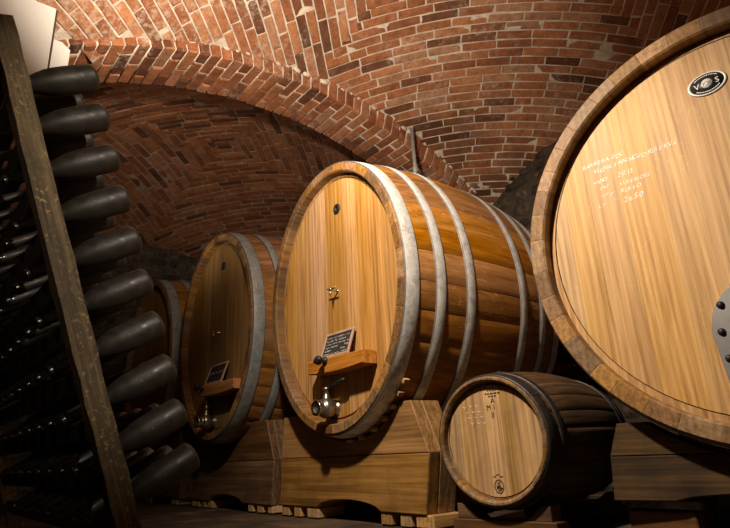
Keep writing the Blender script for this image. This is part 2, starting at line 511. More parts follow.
    # hoops
    for t0, t1 in hoops:
        mb = MB(); N = 96; ring = []
        prof = [(t0, .001), (t0+.001, .006), (t0+.0045, .0078), ((t0+t1)/2, .008), (t1-.0045, .0078), (t1-.001, .006), (t1, .001)]
        V = []; F = []
        for i in range(N):
            a = 2*PI*i/N
            for t, o in prof:
                V.append(((w*k(t)+o)*math.cos(a), t, zc+(h*k(t)+o)*math.sin(a)))
        n = len(prof)
        for i in range(N):
            j = (i+1) % N
            for q in range(n-1): F.append([i*n+q, i*n+q+1, j*n+q+1, j*n+q])
        o_ = len(mb.v); mb.add(V, F, (1, .5, .5), True)
        for u in range(len(F)):
            if u % (n-1) in (0, 1, n-3, n-2): mb.t[u] = (.12, .5, .5)
        # overlap seam with two rivets
        a0 = rng.uniform(.2, .7)*PI
        for q in (.3, .7):
            t = t0+(t1-t0)*q; a = a0
            p = ((w*k(t)+.007)*math.cos(a), t, zc+(h*k(t)+.007)*math.sin(a))
            lathe(mb, [(.007, 0), (.006, .003), (.003, .005)], 10, axis_M(p, (math.cos(a)/w, 0, math.sin(a)/h)))
        mb.build('hoop', M[hoop_mat], root)
    root['zc'] = zc
    return root, zc, k

def hemi(r, n=6): return [(r*math.cos(PI/2*i/n), r*math.sin(PI/2*i/n)) for i in range(n+1)]

def big_cask(label, a, b, z, mats, seed, bx, fittings, group):
    pe = [-.43, -.26, -.085, .10, .23, .34, .46]; pt_ = [.75, .62, .8, .15, .85, .5, .7, .3]
    if seed != 11: pe = [-.46, -.30, -.16, -.02, .13, .27, .44]; pt_ = [.7, .5, .8, .3, .1, .35, .6, .5]
    W_, H_, L_ = .6647, .8309, 1.42
    hp = [(.002, .094), (.205, .275), (.43, .50)]
    hoops = hp+[(L_-q1, L_-q0) for q0, q1 in hp]
    root, zc, k = cask('oval_cask', label, (a, b, z), 0, W_, H_, L_, .085, hoops, mats, seed, group=group, hoop_mat='galvanized' if seed == 11 else 'dark_galvanized', rim_t=.056, edges_=pe, ptints=pt_)
    if not fittings: return root
    fx = fittings
    y0 = .05
    # bung near the top
    mb = MB(); x, zz = fx['bung']
    lathe(mb, [(.034, 0), (.034, .006), (.030, .009), (.012, .009), (.011, .005), (.0, .005)], 28, axis_M((x, y0, zc+zz), (0, -1, 0)))
    tag(mb.build('bung', M['black'], root), 'round black bung near the top of the head')
    # small sampling tap
    mb = MB(); x, zz = fx['tap']
    lathe(mb, [(.012, 0), (.012, .006), (.006, .008), (.006, .05), (.009, .052), (.009, .062), (.004, .064)], 14, axis_M((x, y0, zc+zz), (0, -1, 0)))
    tube(mb, [(x-.045, y0-.05, zc+zz+.012), (x-.012, y0-.05, zc+zz+.008), (x+.05, y0-.05, zc+zz+.003)], [.004, .006, .005], 10)
    tube(mb, [(x, y0-.055, zc+zz), (x, y0-.06, zc+zz-.03), (x, y0-.06, zc+zz-.042)], [.005, .005, .003], 10)
    tag(mb.build('sample_tap', M['chrome'], root), 'small chrome sampling tap')
    # wooden bar across the hatch
    x0, x1 = fx['bar']; zb = zc+fx['barz']
    mb = MB()
    pl = []
    n = 12
    for i in range(n+1):
        q = i/n; pl.append((x0+(x1-x0)*q, zb+.036-.004*q))
    for i in range(n+1):
        q = 1-i/n; pl.append((x0+(x1-x0)*q, zb-.036+.016*4*(q-.5)**2-.018))
    prism(mb, pl, y0-.105, y0-.005, rt(), .006)
    bar = mb.build('hatch_bar', M['bar'], root)
    # clamp screw through the bar, with a turned knob
    mb = MB(); x = fx['screw']
    zs = zb+.02
    lathe(mb, [(.022, 0), (.024, .008), (.016, .014), (.012, .030), (.024, .038), (.027, .052), (.022, .064), (.010, .068)], 18, axis_M((x, y0-.103, zs), (0, -1, 0)))
    lathe(mb, [(.012, -.03), (.015, -.022), (.009, -.015), (.009, .015), (.015, .022), (.012, .03)], 12, axis_M((x, y0-.158, zs), (1, 0, .15)))
    tag(mb.build('clamp_knob', M['black'], root), 'dark turned knob on the hatch bar')
    # racking valve at the bottom
    mb = MB(); x, zz = fx['valve']
    base = axis_M((x, y0, zc+zz), (0, -1, 0))
    lathe(mb, [(.048, 0), (.048, .008), (.036, .012), (.036, .03), (.050, .034), (.056, .05), (.056, .085), (.048, .098), (.040, .102), (.040, .125), (.043, .127), (.043, .14), (.030, .141), (.027, .13), (.0, .129)], 28, base)
    lathe(mb, [(.024, .03), (.024, .062), (.019, .066), (.016, .10), (.02, .103), (.02, .114), (.012, .118)], 16, axis_M((x, y0-.065, zc+zz), (0, 0, 1)))
    v = mb.build('racking_valve', M['brass'], root)
    mb = MB()
    hz = zc+zz+.108
    if fx.get('upright'):
        tube(mb, [(x, y0-.065, hz-.01), (x+.01, y0-.07, hz+.05), (x+.02, y0-.07, hz+.10)], [.006, .007, .009], 10)
    else:
        tube(mb, [(x, y0-.065, hz-.01), (x+.05, y0-.068, hz+.012), (x+.11, y0-.07, hz+.022), (x+.165, y0-.07, hz+.03), (x+.185, y0-.07, hz+.033)], [.006, .006, .009, .012, .008], 10)
    tag(mb.build('valve_handle', M['black'] if not fx.get('upright') else M['chrome'], v), 'slim lever handle')
    # chrome ring on the nozzle
    mb = MB()
    lathe(mb, [(.030, .142), (.043, .142), (.044, .136), (.0445, .13)], 28, base, cap=False)
    mb.build('nozzle_ring', M['chrome'], v)
    # wax line round the bottom half of the head
    mb = MB(); wi, hi = W_-.062-.028, H_-.062-.028
    pts = [(wi*math.cos(q), y0+.001, zc+hi*math.sin(q)) for q in [R(d) for d in range(195, 346, 3)]]
    tube(mb, pts, .0035, 6)
    tag(mb.build('wax_seal', M['wax'], root), 'thin dark red line along the head joint')
    return root

def chalkboard(label, a, b, zbar, tilt, x0, x1, hgt, yb, seed, lines):
    """slate leaning against the cask head; bottom edge stands on the hatch bar; origin bottom left"""
    rng = random.Random(seed); w = x1-x0
    root = empty('chalkboard', (a+x0, b+yb, zbar), 0, label, 'chalkboard')
    T = Matrix.Rotation(-R(20), 4, 'X')
    fr = .017
    mb = MB()
    for X0, X1, Z0, Z1 in ((0, w, hgt-fr, hgt), (0, w, 0, fr), (0, fr, fr, hgt-fr), (w-fr, w, fr, hgt-fr)):
        box(mb, X0, X1, -.012, 0, Z0, Z1, .002, rt(rng), T)
    mb.build('frame', M['frame'], root)
    mb = MB(); box(mb, fr-.002, w-fr+.002, -.007, -.001, fr-.002, hgt-fr+.002, .001, M=T)
    mb.build('slate', M['slate'], root)
    mb = MB()
    z = hgt-fr-.018
    for n in lines:
        x = fr+.012
        while x < w-fr-.03:
            ww = min(rng.uniform(.025, .07), w-fr-.01-x)
            if rng.random() < n: scribble(mb, x, z, ww, .011, -.0078, rng, T)
            x += ww+.014
        z -= .021
        if z < fr+.008: break
    tag(mb.build('chalk_writing', M['chalk'], root), 'small illegible chalk writing')
    return root

GB = 'row of oval casks on saddle stands'
M['stand_giant'] = wood('stand_giant', (.022, .011, .003), (.06, .031, .008), (.12, .066, .02), 'x', .6, .12, dirt=.5, dirtcol=(.012, .006, .003), grain=.7, knots=.8)
mats1 = (M['head_gold'], M['stave_orange'], M['rim_gold'])
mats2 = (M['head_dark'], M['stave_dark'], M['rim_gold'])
c1 = big_cask('large oval oak cask in the middle with bright golden head and grey hoops', -2.649, 1.94, .925+H, mats1, 11, None,
              dict(bung=(.047, .542), tap=(.026, .005), bar=(-.16, .36), barz=-.445, screw=(.02), valve=(-.035, -.685)), GB)
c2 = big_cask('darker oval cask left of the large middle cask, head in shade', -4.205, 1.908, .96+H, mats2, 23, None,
              dict(bung=(.063, .56), tap=(.029, -.001), bar=(-.10, .50), barz=-.455, screw=(-.02), valve=(-.03, -.69), upright=True), GB)
c3 = big_cask('farthest oval cask, only a strip of hoop and staves showing behind the bottles', -5.76, 1.91, .96+H, mats2, 37, None, None, GB)
chalkboard('small framed chalkboard on the hatch bar of the large middle cask', -2.649, 1.94, .925+H-.409, 0, -.075, .20, .165, -.020, 5, (.9, .8, .7, .9, .9, .9))
chalkboard('small framed chalkboard on the darker left cask, nearly blank', -4.205, 1.908, .96+H-.419, 0, -.06, .24, .17, -.022, 6, (.2, .0, .4, .2, .1, .0))

# small barrel
hs = [(.004, .062), (.088, .122)]
Ls = .88
c5, z5, k5 = cask('wine_barrel', 'small old oak barrel with black hoops between the middle and giant casks', (-1.675, 2.089, .0195+H), R(6.1), .277, .277, Ls, .15,
                  hs+[(Ls-q1, Ls-q0) for q0, q1 in hs], (M['head_small'], M['stave_small'], M['rim_small']), 5, planks=7, rim_t=.022, recess=.03, nst=26, hoop_mat='iron', cat='barrel', bevel_line=.014, edges_=[-.17, -.10, -.030, .055, .115, .19], ptints=[.5, .72, .42, 1., .2, .62, .45])
mb = MB(); rng = random.Random(4)
def TM(x, z, y=.0288): return Matrix.Translation((x, y, z5+z)) @ FRONT
text_mb(mb, 'A', .032, TM(.020, .168)); text_mb(mb, 'M 1', .032, TM(.008, .138)); text_mb(mb, 'II', .034, TM(.014, .104))
for j, (zz, ww) in enumerate(((.215, .05), (.200, .075), (.188, .04))):
    x = .02-ww/2
    while x < .02+ww/2:
        d = rng.uniform(.008, .016); box(mb, x, x+d, .0285, .0295, z5+zz-.003, z5+zz+.003, .0004); x += d+.004
for q in range(26, 156, 10):
    a0, a1 = R(q), R(q+7)
    pts = [(.02+.045*math.cos(a), .0292, z5+.212+.03*math.sin(a)) for a in (a0, (a0+a1)/2, a1)]
    tube(mb, pts, .0028, 4)
tag(mb.build('burnt_letters', M['brand_ink'], c5), 'dark burnt letters near the top of the head'); mb = MB()
for q in range(0, 360, 20):
    a0, a1 = R(q), R(q+14)
    pts = [(.003+.022*math.cos(a), .0292, z5-.198+.027*math.sin(a)) for a in (a0, (a0+a1)/2, a1)]
    tube(mb, pts, .0024, 4)
for _ in range(16):
    a = rng.uniform(0, 2*PI); r = rng.uniform(.003, .016)
    x, zz = .003+r*math.cos(a), z5-.198+r*1.15*math.sin(a)
    box(mb, x-.004, x+.004, .0287, .0295, zz-.003, zz+.003, .0004)
for x0_, x1_, zz in ((-.022, -.006, -.158), (.010, .028, -.158), (-.006, .010, -.150)): box(mb, x0_, x1_, .0287, .0295, z5+zz-.002, z5+zz+.002, .0004)
tag(mb.build('burnt_stamp', M['brand_ink'], c5), 'round burnt stamp near the bottom of the head')
mb = MB()
for j in range(4):
    x = -.15+.012*j
    for q in range(3):
        scribble(mb, x, z5+.15-.026*j, .022, .011, .0292, rng); x += .034
tag(mb.build('chalk_writing', M['chalk'], c5), 'faint white chalk marks')

# giant cask at right
RW = .862; YG = R(6.05); LG = 1.42
hg = [(.03, .12), (.26, .34), (.50, .58)]
c4, z4, k4 = cask('giant_cask', 'giant round pale oak cask at the right edge, with an oval badge', (-.576, 2.343, .786+H), YG, RW, RW, LG, .06,
                  hg+[(LG-q1, LG-q0) for q0, q1 in hg], (M['head_pale'], M['stave_pale'], M['rim_pale']), 8, planks=12, rim_t=.072, recess=.055, nst=40, bevel_line=.032)
mb = MB()
yw = .0545
def TG(x, z): return Matrix.Translation((x, yw, z4+z)) @ FRONT
def hand(s, x, z, size, rngs):
    mb = MB()
    for i, ch in enumerate(s):
        if ch != ' ':
            text_mb(mb, ch, size*.92*rngs.uniform(.9, 1.12), TG(x, z+rngs.uniform(-.003, .003)) @ Matrix.Rotation(rngs.uniform(-.12, .12), 4, 'Z'), 'LEFT', .25)
        x += size*(.60 if ch not in 'I1 ' else .36)
    tag(mb.build('chalk_writing', M['chalk'], c4), 'white handwritten '+s)
rg = random.Random(3)
hand('BARBERA DOC', -.566, .420, .030, rg)
hand('VIGNA SAN NOVO RISERVA', -.520, .382, .030, rg)
hand('ANNO', -.530, .331, .025, rg); hand('2013', -.420, .327, .034, rg)
hand('CAT', -.505, .294, .024, rg); hand('SUPERIORE', -.418, .283, .026, rg)
hand('TIPO', -.505, .254, .022, rg); hand('ROSSO', -.420, .248, .028, rg)
hand('LT', -.525, .212, .026, rg); hand('2650', -.415, .204, .036, rg)
# oval badge
bd = mb = MB()
S_ = Matrix.Translation((0, .055, z4+.584)) @ FRONT @ Matrix.Diagonal((1, .70, 1, 1))
lathe(mb, [(.0, .0), (.071, .0), (.073, .004), (.070, .007), (.064, .007), (.063, .0055), (.0, .0055)], 48, S_, cap=False)
bo = mb.build('badge', M['badge_silver'], c4); tag(bo, 'oval black and silver badge')
mb = MB(); lathe(mb, [(.0, .0056), (.0632, .0056), (.0632, .0066), (.0, .0068)], 48, S_, cap=False)
mb.build('badge_face', M['badge_black'], bo)
mb = MB()
FB = lambda x, z: Matrix.Translation((x, .055-.0072, z4+.584+z)) @ FRONT
text_mb(mb, 'V', .034, FB(-.037, -.002)); text_mb(mb, 'S', .034, FB(.038, -.002))
lathe(mb, [(.0, .0), (.0205, .0), (.0205, .0012), (.0, .0012)], 32, FB(0, 0), cap=False)
for sg in (1, -1):
    for q in range(40, 141, 7):
        a = R(q*sg); x, zz = .054*math.cos(a), .0365*math.sin(a)
        box(mb, x-.0022, x+.0022, .055-.008, .055-.007, z4+.584+zz-.0022, z4+.584+zz+.0022, .0003)
mb.build('badge_lettering', M['badge_silver'], bo)
mb = MB()
text_mb(mb, 'IOI', .021, Matrix.Translation((0, .055-.0088, z4+.584)) @ FRONT)
mb.build('badge_monogram', M['badge_black'], bo)
# steel hatch plate
mb = MB(); pl = []
for i in range(25):
    a = PI*i/24; pl.append((.20*math.cos(a), -.435+.20*math.sin(a)))
pl += [(-.185, -.62), (-.12, -.70), (.12, -.70), (.185, -.62)]
prism(mb, [(x, z4+z) for x, z in pl], .055-.014, .0555, (.5, .5, .5), .004)
hp_ = tag(mb.build('hatch_plate', M['steel'], c4), 'grey steel hatch plate with bolts')
for x, zz in ((-.168, -.43), (-.15, -.33), (-.165, -.53), (-.155, -.61), (.168, -.43), (.165, -.53), (-.09, -.265), (.09, -.265), (.15, -.33)):
    mb = MB()
    lathe(mb, [(.014, 0), (.014, .003), (.010, .004), (.010, .010), (.006, .013)], 6 if False else 14, axis_M((x, .0412, z4+zz), (0, -1, 0)))
    mb.build('bolt', M['iron'], hp_)
mb = MB()
box(mb, -.13, .13, -.01, .02, z4-.53, z4-.47, .008); box(mb, -.13, -.10, 0, .042, z4-.53, z4-.47, .004); box(mb, .10, .13, 0, .042, z4-.53, z4-.47, .004)
mb.build('hatch_clamp', M['iron'], hp_)

# ------------------------------------------------------------------ saddle stands and blocks
def saddle(label, pts, cask_a, cask_z, y0, y1, mat, kk, seed, group, W_=.6647, H_=.8309, rear=None, arch=None, split=.08, kf=1.044):
    """pts: (left bottom, right bottom, left mid, right mid, left top, right top) x values; z: bottom, mid, top"""
    lb, rb, lm, rm, lt, rt_, zb, zm, zt = pts
    rng = random.Random(seed)
    root = empty('saddle_stand', (cask_a, y0, zb), 0, label, 'barrel stand', group)
    X = lambda v: v-cask_a
    dz = cask_z-zb
    K = [kk]
    def saddle_curve(z0):
        we, he = W_*K[0]+.002, H_*K[0]+.002
        q = math.acos(max(-1, min(1, (dz-z0)/he)))     # angle from straight down at height z0
        return [(we*math.sin(a), dz-he*math.cos(a)) for a in [q-(2*q)*i/28 for i in range(29)]]
    def beams(ya, yb, k_):
        K[0] = k_; he = H_*k_+.002
        mb = MB()
        poly = [(X(lb), 0)]
        if arch:
            a0, a1, ah = arch
            for i in range(17):
                u = -1+2*i/16
                poly.append((X((a0+a1)/2)+u*(a1-a0)/2, ah*(1-u*u)**.6))
        poly += [(X(rb), 0), (X(rm), zm-zb-.001), (X(lm), zm-zb-.001)]
        zlow = dz-he
        if zlow < zm-zb:
            poly = poly[:-2]+[(X(rm), zm-zb-.001)]+saddle_curve(zm-zb-.001)+[(X(lm), zm-zb-.001)]
        prism(mb, poly, ya, yb, rt(rng), .006)
        mb.build('lower_beam', mat, root)
        mb = MB()
        c = saddle_curve(zt-zb)
        if zlow >= zm-zb:
            poly = [(X(lm), zm-zb+.001), (X(rm), zm-zb+.001), (X(rt_), zt-zb)]
            if c[0][0] < X(rt_): poly += c
            else: poly = [(X(lm), zm-zb+.001), (X(rm), zm-zb+.001)]+c
            poly += [(X(lt), zt-zb)] if c[-1][0] > X(lt) else []
            prism(mb, poly, ya, yb, rt(rng), .006)
        else:
            q = saddle_curve(zm-zb+.001)
            for sgn in (1, -1):
                cc = [p for p in c if p[0]*sgn > abs(q[0][0])]
                if sgn == 1: poly = [(q[0][0], zm-zb+.001), (X(rm), zm-zb+.001), (X(rt_), zt-zb)]+cc
                else: poly = [(q[-1][0], zm-zb+.001), (X(lm), zm-zb+.001), (X(lt), zt-zb)]+cc[::-1]
                prism(mb, poly, ya, yb, rt(rng), .006)
                mb.build('upper_beam', mat, root); mb = MB()
        if mb.v: mb.build('upper_beam', mat, root)
    beams(0, split-.001, kf); beams(split+.001, y1-y0, kk)
    if rear: beams(rear[0]-y0, rear[1]-y0, kk)
    # two floor runners tie front and rear saddle together
    if rear:
        for xs in (X(lb)+.16, X(rb)-.28):
            mb = MB(); box(mb, xs, xs+.12, y1-y0, rear[0]-y0, .0, .10, .006, rt(rng)); mb.build('runner', mat, root)
    return root

st1 = saddle('brown wooden saddle stand carrying the large middle cask, arched cut below',
             (-3.42, -2.085, -3.40, -2.03, -3.37, -2.135, .062, .37-.025, .37+.235), -2.649, .925+H, 2.06, 2.27, M['stand'], 1.077, 1, 'saddle stands under the oval casks',
             rear=(3.0, 3.2), arch=(-3.0, -2.42, .05))
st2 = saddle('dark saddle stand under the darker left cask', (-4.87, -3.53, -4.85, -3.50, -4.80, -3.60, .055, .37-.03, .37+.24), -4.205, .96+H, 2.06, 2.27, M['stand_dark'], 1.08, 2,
             'saddle stands under the oval casks', kf=1.053, split=.05, rear=(2.97, 3.17), arch=(-4.5, -3.95, .05))
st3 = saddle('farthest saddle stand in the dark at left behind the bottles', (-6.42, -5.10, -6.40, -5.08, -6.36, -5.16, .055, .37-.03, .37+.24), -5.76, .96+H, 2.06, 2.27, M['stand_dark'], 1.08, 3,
             'saddle stands under the oval casks', kf=1.053, split=.05, rear=(2.97, 3.17))
st4 = saddle('dark wooden saddle stand under the giant cask at lower right', (-1.30, .20, -1.285, .18, -1.235, .09, .122, .37-.075, .37+.055), -.587, .786+H, 2.45, 2.66, M['stand_giant'], 1.075, 4, None,
             W_=.862, H_=.862, rear=(3.30, 3.52), arch=(-1.06, -.1, .035), split=.10, kf=1.050); st4.rotation_euler.z = YG

# shims between the hoop and the saddle of the middle cask
def shim_set(stand, a, z, kk, y0):
    rng = random.Random(9)
    for d in (-88, -79, -70, -62, -55, -48.5, -43):
        a_ = R(d); we, he = .6647*1.032, .8309*1.032
        p = Vector((we*math.cos(a_), 0, he*math.sin(a_)))
        tn = Vector((-we*math.sin(a_), 0, he*math.cos(a_))).normalized()
        nn = Vector((tn.z, 0, -tn.x))
        mb = MB()
        Mx = Matrix(((tn.x, 0, nn.x, p.x), (0, 1, 0, 0), (tn.z, 0, nn.z, p.z+z-stand.location.z), (0, 0, 0, 1)))
        box(mb, -.013, .013, -.040, -.001, .006, .024, .002, rt(rng), Mx)
        tag(mb.build('shim', M['block'], stand), 'small pale wooden shim')
shim_set(st1, -2.649, .925+H, 1.056, 2.06)

# wooden blocks below the stands
def block(a0, a1, b0, b1, z1, label, group, mat='block', z0=.0):
    mb = MB(); box(mb, a0-(a0+a1)/2, a1-(a0+a1)/2, b0-(b0+b1)/2, b1-(b0+b1)/2, 0, z1-z0, .005, rt(), jit=.002)
    o = mb.build('wooden_block', M[mat], None, ((a0+a1)/2, (b0+b1)/2, z0))
    tag(o, label, 'block', group); return o
g1 = 'blocks under the middle stand'
for i, (x0, x1) in enumerate(((-3.415, -3.33), (-3.27, -3.19), (-3.12, -3.00))):
    block(x0, x1, 2.07, 2.27, .06, ('leftmost', 'second from left', 'third from left')[i]+' pale wooden block under the middle cask stand', g1)
for i, (x0, x1) in enumerate(((-2.43, -2.345), (-2.28, -2.20), (-2.165, -2.045))):
    block(x0, x1, 2.07, 2.27, .06, ('pale wooden block just right of the arched gap under the middle stand', 'pale block second from the right corner under the middle stand', 'pale wooden block at the right corner of the middle stand')[i], g1)
g2 = 'blocks under the left stand'
for i, (x0, x1) in enumerate(((-3.87, -3.80), (-3.74, -3.66), (-3.60, -3.535))):
    block(x0, x1, 2.07, 2.26, .053, ('leftmost block under the right foot of the dark left stand', 'middle block under the right foot of the dark left stand', 'block at the right corner of the dark left stand')[i], g2)
for i, (x0, x1) in enumerate(((-4.85, -4.70), (-4.64, -4.58), (-4.54, -4.47))):
    block(x0, x1, 2.07, 2.26, .053, ('wide block under the left foot of the dark left stand', 'narrow block beside the wide one under the left foot of the dark left stand', 'narrow block nearest the gap under the left foot of the dark left stand')[i], g2)
g3 = 'blocks under the farthest stand'
for i, x0 in enumerate((-6.35, -5.95, -5.30)):
    block(x0, x0+.14, 2.07, 2.26, .053, 'wooden block in the dark under the farthest stand', g3)
g4 = 'timbers under the giant stand'
block(-1.295, -1.0, 2.46, 2.64, .120, 'dark timber with white flecks under the left end of the giant stand', g4, 'flecked', .087)
block(-1.285, -1.02, 2.455, 2.66, .082, 'thick brown timber on the floor under the giant stand', g4, 'stand_dark')
block(-.15, .17, 2.52, 2.66, .120, 'timber under the right end of the giant stand', g4, 'stand_dark', .0)
# rails that carry the small barrel
for i, (bb, nm) in enumerate(((2.19, 'front wooden rail under the small barrel'), (2.82, 'rear wooden rail under the small barrel'))):
    root = empty('barrel_rail', (-1.70-.1*(bb-2.13), bb, 0), R(6.1), nm, 'rail', 'rails under the small barrel')
    mb = MB(); box(mb, -.26, .26, -.055, .055, 0, .052, .005, rt(), jit=.002); mb.build('beam', M['stand_dark'], root)
    for sx in (-1, 1):
        mb = MB()
        prism(mb, [(sx*.115, .053), (sx*.235, .053), (sx*.235, .115), (sx*.20, .115)], -.045, .045, rt(), .004)
        mb.build('chock', M['stand_dark'], root)

# ------------------------------------------------------------------ riddling rack and bottles
LAM = R(18.5)
P0 = Vector((-1.5057, .5195, -.1515+H))
e1 = Vector((-1, 0, 0)); e2 = Vector((0, -math.sin(LAM), math.cos(LAM))); e3 = Vector((0, math.cos(LAM), math.sin(LAM)))
RM = Matrix(((-e1.x, e3.x, e2.x, 0), (-e1.y, e3.y, e2.y, 0), (-e1.z, e3.z, e2.z, 0), (0, 0, 0, 1)))   # local x=-e1 (right), y=e3, z=e2
rack = empty('riddling_rack', P0 - e2*.235, 0, 'dark weathered riddling rack leaning at the left, full of bottles', 'wine rack')
rack.rotation_euler = RM.to_euler()
def rk(mb, x0, x1, y0, y1, z0, z1, tint=None, bev=.004, jit=0): box(mb, x0, x1, y0, y1, z0, z1, bev, tint or rt(), jit=jit)
ROWS = [.570+.128*k for k in range(-4, 6)]
Z0 = .235
# stiles
for x1 in (0, -1.62):
    mb = MB()
    n = 26; V = []; F = []
    rr = random.Random(int(-x1*10)+3)
    zz0, zz1 = (.0, 1.615)
    for i in range(n+1):
        z = zz0+(zz1-zz0)*i/n
        j = [rr.uniform(-.0022, .0022) for _ in range(8)]
        V += [(x1-.05+j[0], -.056+j[1], z), (x1+j[2], -.056+j[3], z), (x1+j[4], j[5], z), (x1-.05+j[6], j[7], z)]
    for i in range(n):
        for q in range(4):
            F.append([i*4+q, i*4+(q+1) % 4, i*4+4+(q+1) % 4, i*4+4+q])
    F += [[3, 2, 1, 0], [n*4+q for q in range(4)]]
    mb.add(V, F, rt(rr)); mb.build('stile', M['old_wood'], rack)
for i, L in enumerate(ROWS):
    mb = MB(); rk(mb, -1.62, -.05, -.045, -.012, Z0+L-.082, Z0+L-.026, None, .004, .001)
    mb.build('slat', M['slat_wood'], rack)
mb = MB(); rk(mb, -1.62, -.05, -.045, -.012, Z0+ROWS[-1]+.045, Z0+1.26); mb.build('slat', M['slat_wood'], rack)

BD = Vector((.015, math.cos(R(30.4)), math.sin(R(30.4)))).normalized()
def bottle_mesh():
    mb = MB()
    lathe(mb, [(.0150, .012), (.0158, .014), (.0158, .028), (.0140, .031), (.0145, .075), (.0165, .10), (.023, .122), (.031, .145), (.0375, .170), (.0405, .195), (.0412, .220), (.0412, .292), (.0400, .300), (.036, .304), (.029, .303), (.016, .289), (.0, .281)], 26, cap=False)
    return mb
proto_b = bottle_mesh().build('wine_bottle', M['bottle'])
mb = MB(); lathe(mb, [(.0, .0), (.0135, .0), (.0160, .003), (.0172, .011), (.0178, .0125), (.0160, .0145), (.0159, .022)], 20, cap=False)
proto_c = mb.build('crown_cap', M['bottle_neck'], proto_b)
brot = BD.to_track_quat('Z', 'Y').to_euler()
ordn = ['first', 'second', 'third', 'fourth', 'fifth', 'sixth', 'seventh', 'eighth', 'ninth', 'tenth', 'eleventh']
first = True
NECK = .105            # from the cap to the plane of the slats
for r, L in enumerate(reversed(ROWS)):
    for c in range(8):
        e = .085+.15*c
        p = P0+e2*L+e1*e+e3*(-.030)
        rr = random.Random(r*20+c)
        pos = p-BD*(NECK-.035)+Vector((rr.uniform(-.004, .004), 0, 0))
        # skip what the frame cannot show (upper left rows beyond the picture edge)
        if r < 2 and c > 2: continue
        if r < 4 and c > 4: continue
        if first: o, cp = proto_b, proto_c; first = False
        else:
            o = proto_b.copy(); cp = proto_c.copy(); col.objects.link(o); col.objects.link(cp); cp.parent = o
        o.location = pos; o.rotation_mode = 'XYZ'
        o.rotation_euler = brot
        if c == 0: lb = '%s bottle from the top in the column beside the rack post, dusty base showing' % ordn[r]
        else: lb = 'capped bottle neck in the %s rack row from the top, %s from the post' % (ordn[r], ordn[c])
        tag(o, lb, 'bottle', 'dusty bottles in the riddling rack')

# ------------------------------------------------------------------ the cellar
def struct(o): o['kind'] = 'structure'; return o
ZC = -.57+H
def brick_piece(mb, P, U, V_, N_, lu, lv, tint, rng, top=.008, base=-.012, j=.003):
    """brick with its face towards N_: centre P on the mortar surface, half sizes lu, lv"""
    vs = []
    for hgt, ins in ((base, 0), (top*.55, .0), (top, .004)):
        for su, sv in ((-1, -1), (1, -1), (1, 1), (-1, 1)):
            vs.append(P+U*(su*(lu-ins)+rng.uniform(-j, j))+V_*(sv*(lv-ins)+rng.uniform(-j, j)*.6)+N_*(hgt+rng.uniform(-j, j)*.5))
    fs = []
    for r_ in range(2):
        for q in range(4):
            fs.append([r_*4+q, r_*4+(q+1) % 4, r_*4+4+(q+1) % 4, r_*4+4+q])
    fs.append([8, 9, 10, 11])
    n = (vs[9]-vs[8]).cross(vs[10]-vs[8])
    if n.dot(N_) < 0: fs = [f[::-1] for f in fs]
    mb.add(vs, fs, tint)

def dome(name, cen, Rs, ra, rb, bricks, mortar, seed, extra=.0):
    """sail vault of diagonal courses: mortar shell and every brick laid on it, in one mesh"""
    rng = random.Random(seed)
    a0, b0, z0 = cen; s2 = math.sqrt(.5)
    mb = MB()
    na = int((ra[1]-ra[0])/.08); nb = int((rb[1]-rb[0])/.08)
    V = []; F = []
    for i in range(na+1):
        for j in range(nb+1):
            x = ra[0]+(ra[1]-ra[0])*i/na-a0; y = rb[0]+(rb[1]-rb[0])*j/nb-b0
            zz = math.sqrt(max(.05, Rs*Rs-x*x-y*y))
            p = Vector((x, y, zz)); p *= 1+.0016*noise.noise(p*6)
            V.append(p)
    for i in range(na):
        for j in range(nb):
            k = i*(nb+1)+j
            F.append([k, k+1, k+nb+2, k+nb+1])
    mb.add(V, F, (.5, .5, .5), True, 1)
    cw = .075; bl = .275
    for sa in (1, -1):
        for sb in (1, -1):
            D = Vector((sa*s2, sb*s2, 0)); E = Vector((sa*s2, -sb*s2, 0))
            for k in range(0, 100):
                th = (k+.5)*cw/Rs
                if th > 1.15: break
                q = Rs*math.sin(th); rr = Rs*math.cos(th)
                if q > 5.2: break
                ph = -math.asin(min(.97, q/rr))-(rng.random()*.5+(k % 2)*.5)*bl/rr
                while ph < 1.35:
                    ln = bl*rng.choice((1, 1, 1, 1, .98, .52 if rng.random() < .3 else 1.03))
                    p0, p1 = ph+.006/rr, ph+(ln-.006)/rr
                    ph += ln/rr
                    lim = (math.asin(min(.97, q/rr)) if q/rr < .97 else 9)+cw*.42/rr
                    p0 = max(p0, -lim); p1 = min(p1, lim)
                    if (p1-p0)*rr < .03: continue
                    pm = (p0+p1)/2
                    r_ = rr*math.sin(pm)
                    P = D*q+E*r_+Vector((0, 0, rr*math.cos(pm)))
                    if not (ra[0]-.02 < P.x+a0 < ra[1]+.02 and rb[0]-.02 < P.y+b0 < rb[1]+.02): continue
                    N_ = -P.normalized()
                    U = (E*math.cos(pm)-Vector((0, 0, 1))*math.sin(pm)).normalized()
                    V_ = N_.cross(U)
                    t = rng.random()
                    brick_piece(mb, P, U, V_, N_, (p1-p0)*rr/2, cw/2-.0055, (t, rng.random(), rng.random()), rng, top=.007+rng.uniform(-.004, .005), j=.0045)
    o = mb.build(name, [bricks, mortar], None, (a0, b0, z0))
    return struct(o)

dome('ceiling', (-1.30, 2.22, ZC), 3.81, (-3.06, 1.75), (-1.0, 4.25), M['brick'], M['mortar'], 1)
dome('ceiling', (-4.75, 2.20, -.95+H), 4.0, (-6.75, -3.46), (-1.0, 4.25), M['brick_far'], M['mortar_far'], 2)

